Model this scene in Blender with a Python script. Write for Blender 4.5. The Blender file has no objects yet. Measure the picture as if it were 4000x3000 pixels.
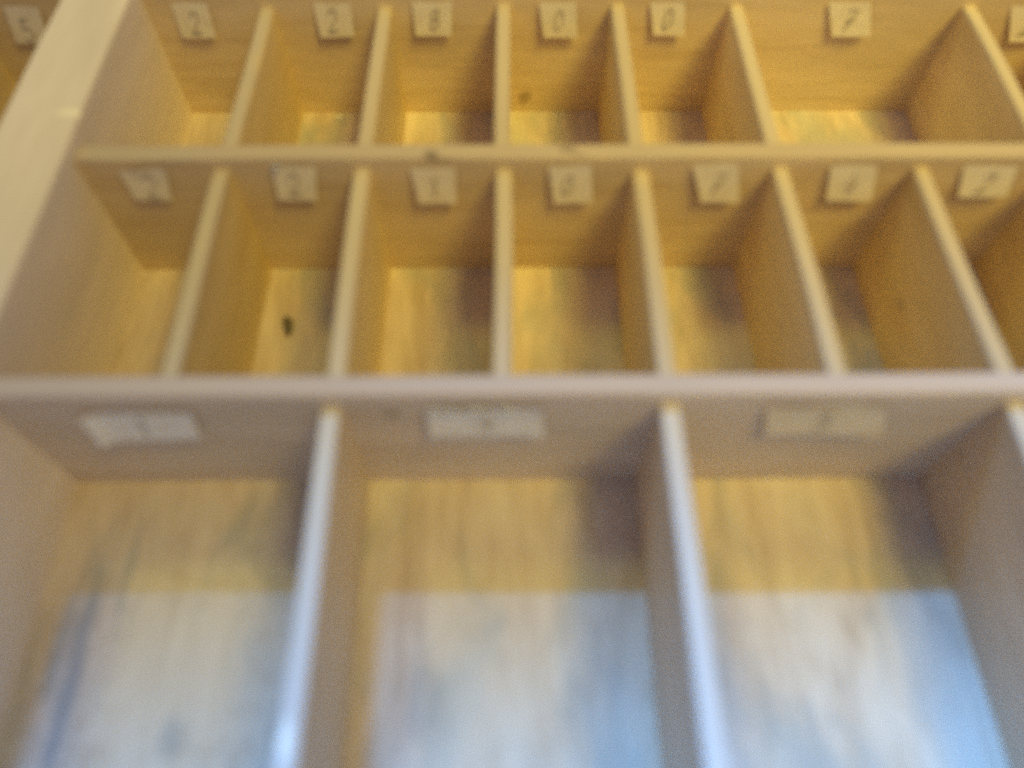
import bpy, bmesh, math, random
from mathutils import Vector, Matrix
random.seed(7)
S = 0.035                      # one compartment pitch in metres
sc = bpy.context.scene
COL = sc.collection

# ------------------------------------------------------------------ camera
cam_d = bpy.data.cameras.new('camera'); cam = bpy.data.objects.new('camera', cam_d); COL.objects.link(cam)
pitch, yaw, roll = 1.0346, 0.0120, 0.0048
cp, sp = math.cos(pitch), math.sin(pitch)
fwd = Vector((math.sin(yaw)*cp, math.cos(yaw)*cp, -sp))
rgt = Vector((math.cos(yaw), -math.sin(yaw), 0)); upv = rgt.cross(fwd)
r2 = math.cos(roll)*rgt + math.sin(roll)*upv; u2 = -math.sin(roll)*rgt + math.cos(roll)*upv
cam.matrix_world = Matrix(((r2.x, u2.x, -fwd.x, 0.0274*S), (r2.y, u2.y, -fwd.y, -4.1082*S), (r2.z, u2.z, -fwd.z, 3.7678*S), (0, 0, 0, 1)))
cam_d.sensor_fit = 'HORIZONTAL'; cam_d.sensor_width = 36; cam_d.lens = 36*2936.6/4000
cam_d.clip_start = 0.005; cam_d.clip_end = 50
cam_d.dof.use_dof = True; cam_d.dof.focus_distance = 11*S
cam_d.dof.aperture_fstop = cam_d.lens/(0.150*S*1000); cam_d.dof.aperture_blades = 0
sc.camera = cam

# ------------------------------------------------------------------ light
world = bpy.data.worlds.new('World'); sc.world = world; world.use_nodes = True
bg = world.node_tree.nodes['Background']; bg.inputs[0].default_value = (0.88, 0.82, 1.0, 1); bg.inputs[1].default_value = 0.275

def area(name, loc, target, size, energy, color, spread=180):
    d = bpy.data.lights.new(name, 'AREA'); d.shape = 'RECTANGLE'; d.size, d.size_y = size[0]*S, size[1]*S
    d.energy = energy; d.color = color; d.spread = math.radians(spread)
    o = bpy.data.objects.new(name, d); COL.objects.link(o)
    o.location = Vector(loc)*S
    o.rotation_euler = (Vector(target)*S - Vector(loc)*S).to_track_quat('-Z', 'Y').to_euler()
    return o
# cool daylight window far behind the case, its beam reaching the near compartments; an added
# yellow fill from that side, lighting the far ones, and a warm lamp high on the right
area('window_light', (-4, 20, 35.5), (1.6, -7.9, -1.2), (40, 4.5), 3.1, (.11, .46, 1.10), 9.5)
area('far_fill', (-13, 19, 32), (.8, 1.6, -1.2), (26, 14), .175, (1.0, .98, .10), 14)
area('room_lamp', (11, -5, 22), (3.0, 3.0, 0), (10, 10), .56, (1.0, .765, .11), 36)

sc.view_settings.view_transform = 'Standard'; sc.view_settings.look = 'None'
sc.view_settings.exposure = 0; sc.view_settings.gamma = 1; sc.view_settings.use_curve_mapping = False
sc.render.engine = 'CYCLES'; sc.cycles.use_denoising = False      # sampling grain stands for the phone sensor grain
sc.cycles.max_bounces = 10; sc.cycles.diffuse_bounces = 8

# ------------------------------------------------------------------ materials
def new_mat(name):
    m = bpy.data.materials.new(name); m.use_nodes = True
    nt = m.node_tree; nt.nodes.clear()
    out = nt.nodes.new('ShaderNodeOutputMaterial'); b = nt.nodes.new('ShaderNodeBsdfPrincipled')
    nt.links.new(b.outputs[0], out.inputs[0])
    return m, nt, b
def noise(nt, vec, scale, detail=4, rough=.55, dist=0.0):
    n = nt.nodes.new('ShaderNodeTexNoise'); n.inputs['Scale'].default_value = scale
    n.inputs['Detail'].default_value = detail; n.inputs['Roughness'].default_value = rough; n.inputs['Distortion'].default_value = dist
    nt.links.new(vec, n.inputs['Vector']); return n.outputs['Fac']
def mapping(nt, vec, scale):
    n = nt.nodes.new('ShaderNodeMapping'); n.inputs['Scale'].default_value = scale
    nt.links.new(vec, n.inputs['Vector']); return n.outputs[0]
def ramp(nt, fac, stops):
    n = nt.nodes.new('ShaderNodeValToRGB'); e = n.color_ramp.elements
    e[0].position, e[0].color = stops[0][0], (*stops[0][1], 1); e[1].position, e[1].color = stops[-1][0], (*stops[-1][1], 1)
    for p, c in stops[1:-1]:
        x = e.new(p); x.color = (*c, 1)
    nt.links.new(fac, n.inputs[0]); return n.outputs[0]
def mix(nt, fac, a, b, mode='MIX'):
    n = nt.nodes.new('ShaderNodeMix'); n.data_type = 'RGBA'; n.blend_type = mode
    for sock, v in ((n.inputs[0], fac), (n.inputs[6], a), (n.inputs[7], b)):
        if isinstance(v, (int, float)): sock.default_value = v
        elif isinstance(v, tuple): sock.default_value = (*v, 1)
        else: nt.links.new(v, sock)
    return n.outputs[2]
def mathn(nt, op, a, b=None):
    n = nt.nodes.new('ShaderNodeMath'); n.operation = op
    for i, v in enumerate((a, b)):
        if v is None: continue
        if isinstance(v, (int, float)): n.inputs[i].default_value = v
        else: nt.links.new(v, n.inputs[i])
    return n.outputs[0]
def spot(nt, vec, centre, radii, wobble=0.0, stretch=(1, 1, 1), scale=260):
    """soft elliptical mark at a place of the wood (case units)"""
    n = nt.nodes.new('ShaderNodeVectorMath'); n.operation = 'SUBTRACT'; nt.links.new(vec, n.inputs[0])
    n.inputs[1].default_value = tuple(c*S for c in centre)
    d = nt.nodes.new('ShaderNodeVectorMath'); d.operation = 'DIVIDE'; nt.links.new(n.outputs[0], d.inputs[0])
    d.inputs[1].default_value = tuple(r*S for r in radii)
    l = nt.nodes.new('ShaderNodeVectorMath'); l.operation = 'LENGTH'; nt.links.new(d.outputs[0], l.inputs[0])
    m = nt.nodes.new('ShaderNodeMapRange'); m.interpolation_type = 'SMOOTHSTEP'
    v = l.outputs['Value']
    if wobble:
        v = mathn(nt, 'ADD', v, mathn(nt, 'MULTIPLY', mathn(nt, 'SUBTRACT', noise(nt, mapping(nt, vec, stretch), scale, 4), .5), wobble))
    nt.links.new(v, m.inputs[0]); m.inputs[1].default_value = 1.0; m.inputs[2].default_value = 0.35; m.inputs[3].default_value = 0; m.inputs[4].default_value = 1
    return m.outputs[0]

def wood(name, axis, pale, mid, dark, rough=.5, spots=(), sheen=.35, worn=None):
    m, nt, b = new_mat(name)
    tc = nt.nodes.new('ShaderNodeTexCoord').outputs['Object']
    oi = nt.nodes.new('ShaderNodeObjectInfo').outputs['Random']
    off = nt.nodes.new('ShaderNodeCombineXYZ')
    for i in range(3): nt.links.new(mathn(nt, 'MULTIPLY', oi, 3.1+i), off.inputs[i])
    add = nt.nodes.new('ShaderNodeVectorMath'); add.operation = 'ADD'
    nt.links.new(tc, add.inputs[0]); nt.links.new(off.outputs[0], add.inputs[1]); v = add.outputs[0]
    st = [1, 1, 1]; st[axis] = .07
    fine = noise(nt, mapping(nt, v, tuple(st)), 900, 5, .6)
    st[axis] = .10
    broad = noise(nt, mapping(nt, v, tuple(st)), 170, 4, .55, .6)
    st[axis] = .3
    blot = noise(nt, mapping(nt, v, tuple(st)), 45, 3, .5)
    g = mathn(nt, 'ADD', mathn(nt, 'MULTIPLY', fine, .45), mathn(nt, 'MULTIPLY', broad, .55))
    c = ramp(nt, g, [(.33, dark), (.50, mid), (.68, pale)])
    c = mix(nt, mathn(nt, 'MULTIPLY', ramp(nt, blot, [(.42, (0, 0, 0)), (.66, (1, 1, 1))]), .55), c, tuple(x*.78 for x in mid))
    if worn:      # the handled top edge: varnish rubbed off, greyer
        sx = nt.nodes.new('ShaderNodeSeparateXYZ'); nt.links.new(tc, sx.inputs[0])
        mr = nt.nodes.new('ShaderNodeMapRange'); mr.interpolation_type = 'SMOOTHSTEP'
        nt.links.new(mathn(nt, 'ADD', sx.outputs[2], mathn(nt, 'MULTIPLY', mathn(nt, 'SUBTRACT', noise(nt, v, 120, 4), .5), .06*S)), mr.inputs[0])
        mr.inputs[1].default_value = (worn[0]-.045)*S; mr.inputs[2].default_value = (worn[0]-.012)*S
        wc = mix(nt, mathn(nt, 'MULTIPLY', g, .9), worn[1], tuple(min(1, q*1.35) for q in worn[1]))
        c = mix(nt, mr.outputs[0], c, wc)
    hv = nt.nodes.new('ShaderNodeHueSaturation'); nt.links.new(c, hv.inputs['Color'])
    nt.links.new(mathn(nt, 'ADD', mathn(nt, 'MULTIPLY', oi, .14), .93), hv.inputs['Value'])
    nt.links.new(mathn(nt, 'ADD', mathn(nt, 'MULTIPLY', oi, -.16), 1.06), hv.inputs['Saturation'])
    c = hv.outputs[0]
    for ce, ra, colr, amt in spots:
        c = mix(nt, mathn(nt, 'MULTIPLY', spot(nt, tc, ce, ra, .9), amt), c, colr)
    nt.links.new(c, b.inputs['Base Color'])
    nt.links.new(mathn(nt, 'ADD', mathn(nt, 'MULTIPLY', broad, .25), rough-.12), b.inputs['Roughness'])
    b.inputs['Specular IOR Level'].default_value = sheen
    bp = nt.nodes.new('ShaderNodeBump'); bp.inputs['Strength'].default_value = .25; bp.inputs['Distance'].default_value = .0004
    nt.links.new(g, bp.inputs['Height']); nt.links.new(bp.outputs[0], b.inputs['Normal'])
    return m

D, DZ, T, RZ = 1.2161, -.1022, .12, .0972      # depth, divider tops, thickness, rail top
PALE, MID, DARK = (.82, .67, .43), (.755, .59, .335), (.64, .465, .235)
KN = (.16, .12, .10)
M_bar = wood('crossbar_wood', 0, (.80, .66, .46), (.735, .58, .37), (.60, .45, .26), .48, [
    ((-.51, .03, .0), (.075, .07, .05), KN, .75), ((-.44, .0, -.02), (.10, .025, .03), KN, .45),
    ((.47, .09, .0), (.10, .06, .04), KN, .50), ((.55, .03, .0), (.09, .03, .03), KN, .35),
    ((-.667, -1.945, -.227), (.075, .05, .035), (.12, .05, .04), .75),
    ((.21, 1.963, -1.05), (.09, .05, .10), (.22, .14, .06), .55)], .35, (0, (.46, .375, .305)))
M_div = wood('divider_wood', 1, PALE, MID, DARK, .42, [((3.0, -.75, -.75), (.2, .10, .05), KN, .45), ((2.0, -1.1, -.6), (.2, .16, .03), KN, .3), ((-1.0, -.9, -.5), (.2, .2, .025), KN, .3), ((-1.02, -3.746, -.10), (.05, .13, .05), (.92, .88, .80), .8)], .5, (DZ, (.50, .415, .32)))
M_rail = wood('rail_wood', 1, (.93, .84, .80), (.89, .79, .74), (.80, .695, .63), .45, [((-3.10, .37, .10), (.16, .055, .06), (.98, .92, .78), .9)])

GREY = (.75, .62, .50), (.68, .55, .435), (.56, .43, .33)      # greyer wood copy, cool near light painted into the wide compartments' boards
M_bar_grey = wood('cool_lit_crossbar_wood', 0, *GREY, .48, [((-.667, -1.945, -.227), (.075, .05, .035), (.12, .05, .04), .75)], .35, (0, (.47, .385, .375)))
M_div_grey = wood('cool_lit_divider_wood', 1, *GREY, .42, [((-1.02, -3.746, -.10), (.05, .13, .05), (.95, .92, .86), .8)], .5, (DZ, (.56, .505, .475)))  # whiter tops have the cool light put into their colour

def floor_mat():
    m, nt, b = new_mat('bottom_panel_wood')
    tc = nt.nodes.new('ShaderNodeTexCoord').outputs['Object']
    fine = noise(nt, mapping(nt, tc, (1, .09, 1)), 800, 5, .6)
    broad = noise(nt, mapping(nt, tc, (1, .16, 1)), 110, 4, .6, .8)
    c = ramp(nt, mathn(nt, 'ADD', mathn(nt, 'MULTIPLY', fine, .4), mathn(nt, 'MULTIPLY', broad, .6)), [(.34, (.49, .39, .30)), (.5, (.64, .53, .44)), (.66, (.75, .65, .56))])
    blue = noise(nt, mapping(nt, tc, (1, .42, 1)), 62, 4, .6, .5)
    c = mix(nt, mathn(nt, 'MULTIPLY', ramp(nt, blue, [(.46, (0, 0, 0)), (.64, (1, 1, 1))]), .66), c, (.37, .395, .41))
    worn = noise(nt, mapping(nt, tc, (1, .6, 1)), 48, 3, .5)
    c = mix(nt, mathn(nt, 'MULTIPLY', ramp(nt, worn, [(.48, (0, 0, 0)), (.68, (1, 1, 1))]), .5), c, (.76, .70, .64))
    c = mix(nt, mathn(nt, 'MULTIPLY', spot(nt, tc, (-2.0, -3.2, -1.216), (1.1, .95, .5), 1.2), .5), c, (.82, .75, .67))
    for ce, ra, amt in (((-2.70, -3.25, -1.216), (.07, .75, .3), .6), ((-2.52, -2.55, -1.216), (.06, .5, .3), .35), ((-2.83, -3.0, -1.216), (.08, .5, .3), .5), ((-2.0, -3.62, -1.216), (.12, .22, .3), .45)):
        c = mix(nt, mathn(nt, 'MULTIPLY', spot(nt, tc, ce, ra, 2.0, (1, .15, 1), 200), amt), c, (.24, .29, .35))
    nt.links.new(c, b.inputs['Base Color']); b.inputs['Roughness'].default_value = .6; b.inputs['Specular IOR Level'].default_value = .3
    bp = nt.nodes.new('ShaderNodeBump'); bp.inputs['Strength'].default_value = .3; bp.inputs['Distance'].default_value = .0004
    nt.links.new(fine, bp.inputs['Height']); nt.links.new(bp.outputs[0], b.inputs['Normal'])
    return m
M_floor = floor_mat()

def paper_mat(name='aged_paper', k=(1, 1, 1)):
    m, nt, b = new_mat(name)
    tc = nt.nodes.new('ShaderNodeTexCoord').outputs['Object']
    c = ramp(nt, noise(nt, tc, 260, 4), [(.35, (.78*k[0], .705*k[1], .57*k[2])), (.65, (.85*k[0], .785*k[1], .66*k[2]))])
    nt.links.new(c, b.inputs['Base Color']); b.inputs['Roughness'].default_value = .6
    return m
M_paper = paper_mat(); M_paper_white = paper_mat('pale_paper', (1.03, 1.06, 1.22)); M_paper_brown = paper_mat('browned_paper', (.90, .84, .78))
def plain(name, c, rough=.6, noise_scale=500):
    m, nt, b = new_mat(name)
    tc = nt.nodes.new('ShaderNodeTexCoord').outputs['Object']
    nt.links.new(ramp(nt, noise(nt, tc, noise_scale, 3), [(.3, tuple(x*.75 for x in c)), (.7, tuple(min(1, x*1.2) for x in c))]), b.inputs['Base Color'])
    b.inputs['Roughness'].default_value = rough
    return m
M_tab = plain('dulled_paper_tab', (.53, .46, .36), .5)
M_ink = plain('faded_pencil', (.46, .41, .33), .7)
M_ink_dark = plain('dark_pencil', (.20, .17, .14), .7)
M_crumb = plain('dark_crumb', (.14, .115, .085), .6)
M_scrap = plain('white_scrap', (.9, .87, .78), .5)
def tape_glint_mat():
    m, nt, b = new_mat('tape_glint')
    b.inputs['Base Color'].default_value = (.78, .84, .95, 1); b.inputs['Roughness'].default_value = .5  # opaque bluish white paints the glint on the clear tape
    b.inputs['Specular IOR Level'].default_value = .3
    return m
M_tape_glint = tape_glint_mat()

# ------------------------------------------------------------------ mesh helpers
def link(name, bm, mat, parent=None, smooth=False):
    me = bpy.data.meshes.new(name); bm.to_mesh(me); bm.free()
    me.materials.append(mat)
    if smooth:
        for p in me.polygons: p.use_smooth = True
    o = bpy.data.objects.new(name, me); COL.objects.link(o)
    if parent: o.parent = parent
    return o
def bar_bm(x0, x1, y0, y1, z0, z1, axis, bev=.022, seg=3, wob=.006, cuts=10):
    """a sawn board in case units, its long edges eased, running along axis and very slightly out of true"""
    bm = bmesh.new(); bmesh.ops.create_cube(bm, size=1)
    for v in bm.verts:
        v.co = Vector(((x0+x1)/2+v.co.x*(x1-x0), (y0+y1)/2+v.co.y*(y1-y0), (z0+z1)/2+v.co.z*(z1-z0)))
    longe = [e for e in bm.edges if abs((e.verts[0].co-e.verts[1].co)[axis]) > .5*(x1-x0 if axis == 0 else y1-y0)]
    bmesh.ops.subdivide_edges(bm, edges=longe, cuts=cuts)
    top = [e for e in bm.edges if all(abs(v.co.z-z1) < 1e-6 for v in e.verts) and abs((e.verts[0].co-e.verts[1].co)[axis]) > 1e-4]
    ph = [random.uniform(0, 6.28) for _ in range(4)]
    if bev: bmesh.ops.bevel(bm, geom=top, offset=bev, segments=seg, profile=.55, affect='EDGES')
    other = 1-axis
    for v in bm.verts:
        t = v.co[axis]
        v.co[other] += wob*(math.sin(t*.9+ph[0])+.5*math.sin(t*2.3+ph[1]))
        if v.co.z > z0+.3: v.co.z += wob*.6*(math.sin(t*1.3+ph[2])+.5*math.sin(t*4.1+ph[3]))
        v.co *= S
    bmesh.ops.recalc_face_normals(bm, faces=bm.faces)
    return bm

# ------------------------------------------------------------------ the case
case = bpy.data.objects.new('compartment_case', None); COL.objects.link(case)
case.location = (0, 0, -1.34*S)
case['label'] = 'pale wooden type case of taped, hand-numbered compartments filling the picture'
case['category'] = 'wooden case'
OFF = Vector((0, 0, 1.34*S))
def part(name, bm, mat, parent=case, smooth=False):
    o = link(name, bm, mat, None, smooth)
    o.parent = parent
    o.location = OFF if parent == case else (0, 0, 0)
    return o

XL, XR, YN, YF = -6.7, 6.75, -5.6, 4.15
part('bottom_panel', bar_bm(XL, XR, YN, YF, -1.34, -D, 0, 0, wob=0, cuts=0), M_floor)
# long rail between the two halves of the case, and the outer frame
part('rail', bar_bm(-3.6012, -3.0446, YN, YF, -D-.02, RZ, 1, .035, wob=.004, cuts=24), M_rail)
for x0, x1 in ((XL-.3, XL), (XR, XR+.3)):
    part('frame_side', bar_bm(x0, x1, YN-.3, YF+.3, -1.34, RZ, 1, .03, wob=0), M_rail)
for y0, y1 in ((YN-.3, YN), (YF, YF+.3)):
    part('frame_end', bar_bm(XL, XR, y0, y1, -1.34, RZ, 0, .03, wob=0), M_bar)
B0, B1, B2, B3 = (1.9625, 2.1145), (0.0, .1521), (-1.9454, -1.7945), (-4.55, -4.40)
for y0, y1 in (B0, B1, B2, B3):
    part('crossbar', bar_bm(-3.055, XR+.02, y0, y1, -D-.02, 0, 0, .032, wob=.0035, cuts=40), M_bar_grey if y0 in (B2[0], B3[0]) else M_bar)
for y0, y1 in (B0, B1, B2, B3):
    part('crossbar', bar_bm(XL-.02, -3.59, y0, y1, -D-.02, 0, 0, .032, wob=.0035, cuts=20), M_bar)
def divider(x, ya, yb, z=DZ, mat=None):
    part('divider', bar_bm(x-T/2, x+T/2, ya-.02, yb+.02, -D-.02, z+random.uniform(-.012, .012), 1, .030, wob=.008), mat or M_div)
for x in (-2.0105, -1.0066, 0, .9934, 2.0146, 4.01, 5.05): divider(x, B1[1], B0[0])
for x in (-2.0105, -1.0066, 0, .9934, 2.0146, 3.0383, 4.06, 5.08): divider(x, B2[1], B1[0])
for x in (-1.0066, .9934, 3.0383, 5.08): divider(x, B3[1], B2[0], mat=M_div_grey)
for x in (-2.0, -1.0, 0, 1.0, 2.0, 3.0, 4.0, 5.0): divider(x, B0[1], YF)
for x in (-5.65, -4.62):
    divider(x, B1[1], B0[0]); divider(x, B2[1], B1[0]); divider(x, B0[1], YF)
divider(-5.2, B3[1], B2[0])

# ------------------------------------------------------------------ handwritten labels
def arc(cx, cz, rx, rz, a0, a1, n=14):
    return [(cx+rx*math.cos(math.radians(a0+(a1-a0)*i/n)), cz+rz*math.sin(math.radians(a0+(a1-a0)*i/n))) for i in range(n+1)]
GLYPH = {'2': [arc(.5, .72, .30, .28, 165, -30)+[(.30, .18), (.18, .03), (.85, .06)]],
         '8': [arc(.5, .75, .24, .24, 90, 450, 20), arc(.5, .26, .30, .27, 90, 450, 20)],
         '0': [arc(.5, .5, .32, .5, 80, 445, 26)],
         '7': [[(.15, .95), (.85, .97), (.55, .5), (.38, 0)], [(.28, .48), (.8, .52)]],
         '1': [[(.28, .72), (.52, 1.0), (.50, 0)]],
         '4': [[(.52, 1.0), (.15, .38), (.88, .42)], [(.68, .68), (.62, 0)]],
         '5': [[(.8, .97), (.3, .95), (.24, .55)]+arc(.46, .30, .34, .30, 120, -150)]}
def ribbon(bm, pts, w, th, place):
    n = len(pts); L, R = [], []
    for i, p in enumerate(pts):
        a, b = pts[max(0, i-1)], pts[min(n-1, i+1)]
        dx, dz = b[0]-a[0], b[1]-a[1]; l = math.hypot(dx, dz) or 1
        ww = w*(.75+.35*math.sin(i*1.7+n))
        nx, nz = -dz/l*ww/2, dx/l*ww/2
        L.append((p[0]+nx, p[1]+nz)); R.append((p[0]-nx, p[1]-nz))
    lv = [bm.verts.new(place(*p, th)) for p in L]; rv = [bm.verts.new(place(*p, th)) for p in R]
    for i in range(n-1): bm.faces.new((lv[i], lv[i+1], rv[i+1], rv[i]))
def label(yface, quad, digit, h=.20, dx=0.0, dz=0.0, slant=.12, flap=0.0, curl=0.0, bold=.026, glints=(), edge=0.0, ink=None, paper=None):
    """quad: tl, tr, br, bl in (x, z) on the front face of a crossbar"""
    q = [Vector((a, b)) for a, b in quad]
    def pt(u, v):      # u right, v down
        return (q[0]*(1-u)+q[1]*u)*(1-v)+(q[3]*(1-u)+q[2]*u)*v
    def lifted(u, v):  # the slip stands off the wood a little towards its lower edge
        return .012+.034*v+edge*max(0, .16-u)/.16+.004*math.sin(u*5+v*2+quad[0][0]) + curl*max(0, .35-v)*(.6+.4*math.sin(u*9+quad[0][0]*3))
    nu, nv = 8, 6
    bm = bmesh.new(); grid = []
    for j in range(nv+1):
        row = []
        for i in range(nu+1):
            u, v = i/nu, j/nv; p = pt(u, v)
            lift = lifted(u, v)
            row.append(bm.verts.new((p.x*S, (yface-lift)*S, p.y*S)))
        grid.append(row)
    for j in range(nv):
        for i in range(nu): bm.faces.new((grid[j][i], grid[j+1][i], grid[j+1][i+1], grid[j][i+1]))
    lab = part('paper_label', bm, paper or M_paper)
    c = pt(.5, .5); w = h*.62
    def place(a, b, th):
        x = c.x+dx+(a-.5)*w+(b-.5)*h*slant; z = c.y+dz+(b-.5)*h
        u = (x-q[0].x)/max(.01, (q[1].x-q[0].x)); v = (z-q[0].y)/min(-.01, (q[3].y-q[0].y))
        lift = lifted(u, v)
        return ((x)*S, (yface-lift-.008)*S, z*S)
    bm = bmesh.new()
    for st in GLYPH[digit]: ribbon(bm, st, bold/h*1.0, 0, place)
    part('pencilled_digit', bm, ink or M_ink, lab)
    if flap:           # paper tab folded back over the crossbar's top edge
        bm = bmesh.new(); x0, x1 = q[0].x+.012, q[1].x-.012
        prof = [(yface+.03+flap, .006), (yface+.045, .0065), (yface+.024, .004), (yface+.008, -.004), (yface-.002, -.018), (yface-.008, -.036), (yface-.008, max(q[0].y, q[1].y)-.02)]
        rows = [[bm.verts.new(((x0+(x1-x0)*i/6)*S, (y-.003)*S, (z+.0008*math.sin(i*2.1))*S)) for i in range(7)] for y, z in prof]
        for k in range(len(rows)-1):
            for i in range(6): bm.faces.new((rows[k][i], rows[k+1][i], rows[k+1][i+1], rows[k][i+1]))
        bmesh.ops.solidify(bm, geom=list(bm.faces), thickness=.001*S); bmesh.ops.recalc_face_normals(bm, faces=bm.faces)
        part('folded_tab', bm, M_tab, lab, smooth=True)
    for ua, ub, drop in glints:   # crinkled upper edge of the sticky tape, white strips standing in for its glints
        bm = bmesh.new(); rows = []
        for k in range(4):
            row = []
            for i in range(11):
                t = i/10; u = ua+(ub-ua)*t; p = pt(u, 0); w_ = math.sin(math.pi*t)
                row.append(bm.verts.new((p.x*S, (yface-.020-(.003+.020*w_)*(k/3))*S, (p.y+.016-drop*t-.012*(k/3))*S)))
            rows.append(row)
        for k in range(3):
            for i in range(10): bm.faces.new((rows[k][i], rows[k+1][i], rows[k+1][i+1], rows[k][i+1]))
        bmesh.ops.solidify(bm, geom=list(bm.faces), thickness=.0015*S); bmesh.ops.recalc_face_normals(bm, faces=bm.faces)
        part('tape_edge_glint', bm, M_tape_glint, lab, smooth=True)
    return lab

y0 = B0[0]
label(y0, [(-4.241, -.091), (-3.95, -.106), (-4.0, -.436), (-4.305, -.426)], '5', dx=-.02, dz=-.04)
label(y0, [(-2.814, -.072), (-2.505, -.063), (-2.519, -.378), (-2.821, -.377)], '2', .19, dz=-.02)
label(y0, [(-1.609, -.072), (-1.286, -.078), (-1.303, -.369), (-1.602, -.374)], '2', .20, dx=-.02)
label(y0, [(-.770, -.061), (-.427, -.062), (-.447, -.367), (-.761, -.359)], '8', .17, dx=.02)
label(y0, [(.311, -.068), (.630, -.069), (.667, -.385), (.365, -.384)], '0', .17)
label(y0, [(1.263, -.070), (1.558, -.071), (1.611, -.368), (1.333, -.365)], '0', .17)
label(y0, [(2.787, -.074), (3.147, -.075), (3.261, -.373), (2.920, -.382)], '7', .19)
label(y0, [(4.378, -.115), (4.711, -.116), (4.861, -.432), (4.529, -.437)], '2', .19)
y1 = B1[0]
label(y1, [(-2.758, -.094), (-2.404, -.057), (-2.468, -.367), (-2.738, -.353)], '2', .21, dx=.02, dz=-.01, curl=.05)
label(y1, [(-1.653, -.061), (-1.336, -.058), (-1.390, -.378), (-1.673, -.358)], '2', .19, dx=-.01, glints=((.0, .22, .0),))
label(y1, [(-.666, -.078), (-.341, -.079), (-.348, -.411), (-.630, -.401)], '1', .18)
label(y1, [(.328, -.063), (.639, -.065), (.679, -.408), (.388, -.412)], '0', .17, dx=-.03)
label(y1, [(1.362, -.054), (1.694, -.051), (1.787, -.406), (1.495, -.405)], '7', .19)
label(y1, [(2.364, -.071), (2.698, -.072), (2.784, -.393), (2.440, -.399)], '4', .18)
label(y1, [(3.329, -.080), (3.722, -.082), (3.786, -.359), (3.421, -.365)], '2', .17)
y2 = B2[0]
label(y2, [(-2.507, -.157), (-1.848, -.142), (-1.888, -.456), (-2.501, -.465)], '1', .20, dx=0, dz=.01, curl=.02, edge=.05, ink=M_ink_dark, paper=M_paper_white)
label(y2, [(-.454, -.134), (.228, -.117), (.261, -.451), (-.458, -.442)], '4', .22, dz=.01, curl=.05, paper=M_paper_white, glints=((.0, .12, -.01), (.12, .32, .02), (.32, .58, .012), (.60, .78, .014)))
label(y2, [(1.558, -.126), (2.278, -.115), (2.380, -.447), (1.642, -.451)], '5', .19, curl=.03, paper=M_paper_brown)

# ------------------------------------------------------------------ loose bits lying in the compartments
def crumb(name, loc, rad, mat, label_, cat, seed, flat=.5):
    rnd = random.Random(seed); bm = bmesh.new(); bmesh.ops.create_icosphere(bm, subdivisions=3, radius=1)
    for v in bm.verts:
        k = 1+.18*math.sin(v.co.x*3+seed)+.14*math.sin(v.co.y*4+seed*2)+rnd.uniform(-.05, .05)
        v.co = Vector((v.co.x*rad[0]*k, v.co.y*rad[1]*k, v.co.z*rad[2]*k))*S
    o = link(name, bm, mat, None, True); o.location = Vector(loc)*S; o.location.z += rad[2]*S*.9
    o['label'] = label_; o['category'] = cat
    return o
c = crumb('seed', (-1.728, -.60, -D), (.038, .085, .03), M_crumb, 'tiny dark brown seed lying on the bottom of a narrow compartment', 'seed', 3)
c.rotation_euler.z = math.radians(12)
bm = bmesh.new()
pts = [(-.05, -.01), (-.01, -.025), (.045, .0), (.05, .03), (.0, .02), (-.035, .03)]
lo = [bm.verts.new((x*S, y*S, 0)) for x, y in pts]; hi = [bm.verts.new((x*S*.9, y*S*.9, (.012+.02*(i % 2))*S)) for i, (x, y) in enumerate(pts)]
bm.faces.new(hi); bm.faces.new(lo[::-1])
for i in range(6): bm.faces.new((lo[i], lo[(i+1) % 6], hi[(i+1) % 6], hi[i]))
s = link('paper_scrap', bm, M_scrap); s.location = Vector((-1.60, 1.87, -D+.003))*S
s['label'] = 'tiny white paper scrap against the back of an upper compartment'; s['category'] = 'paper scrap'
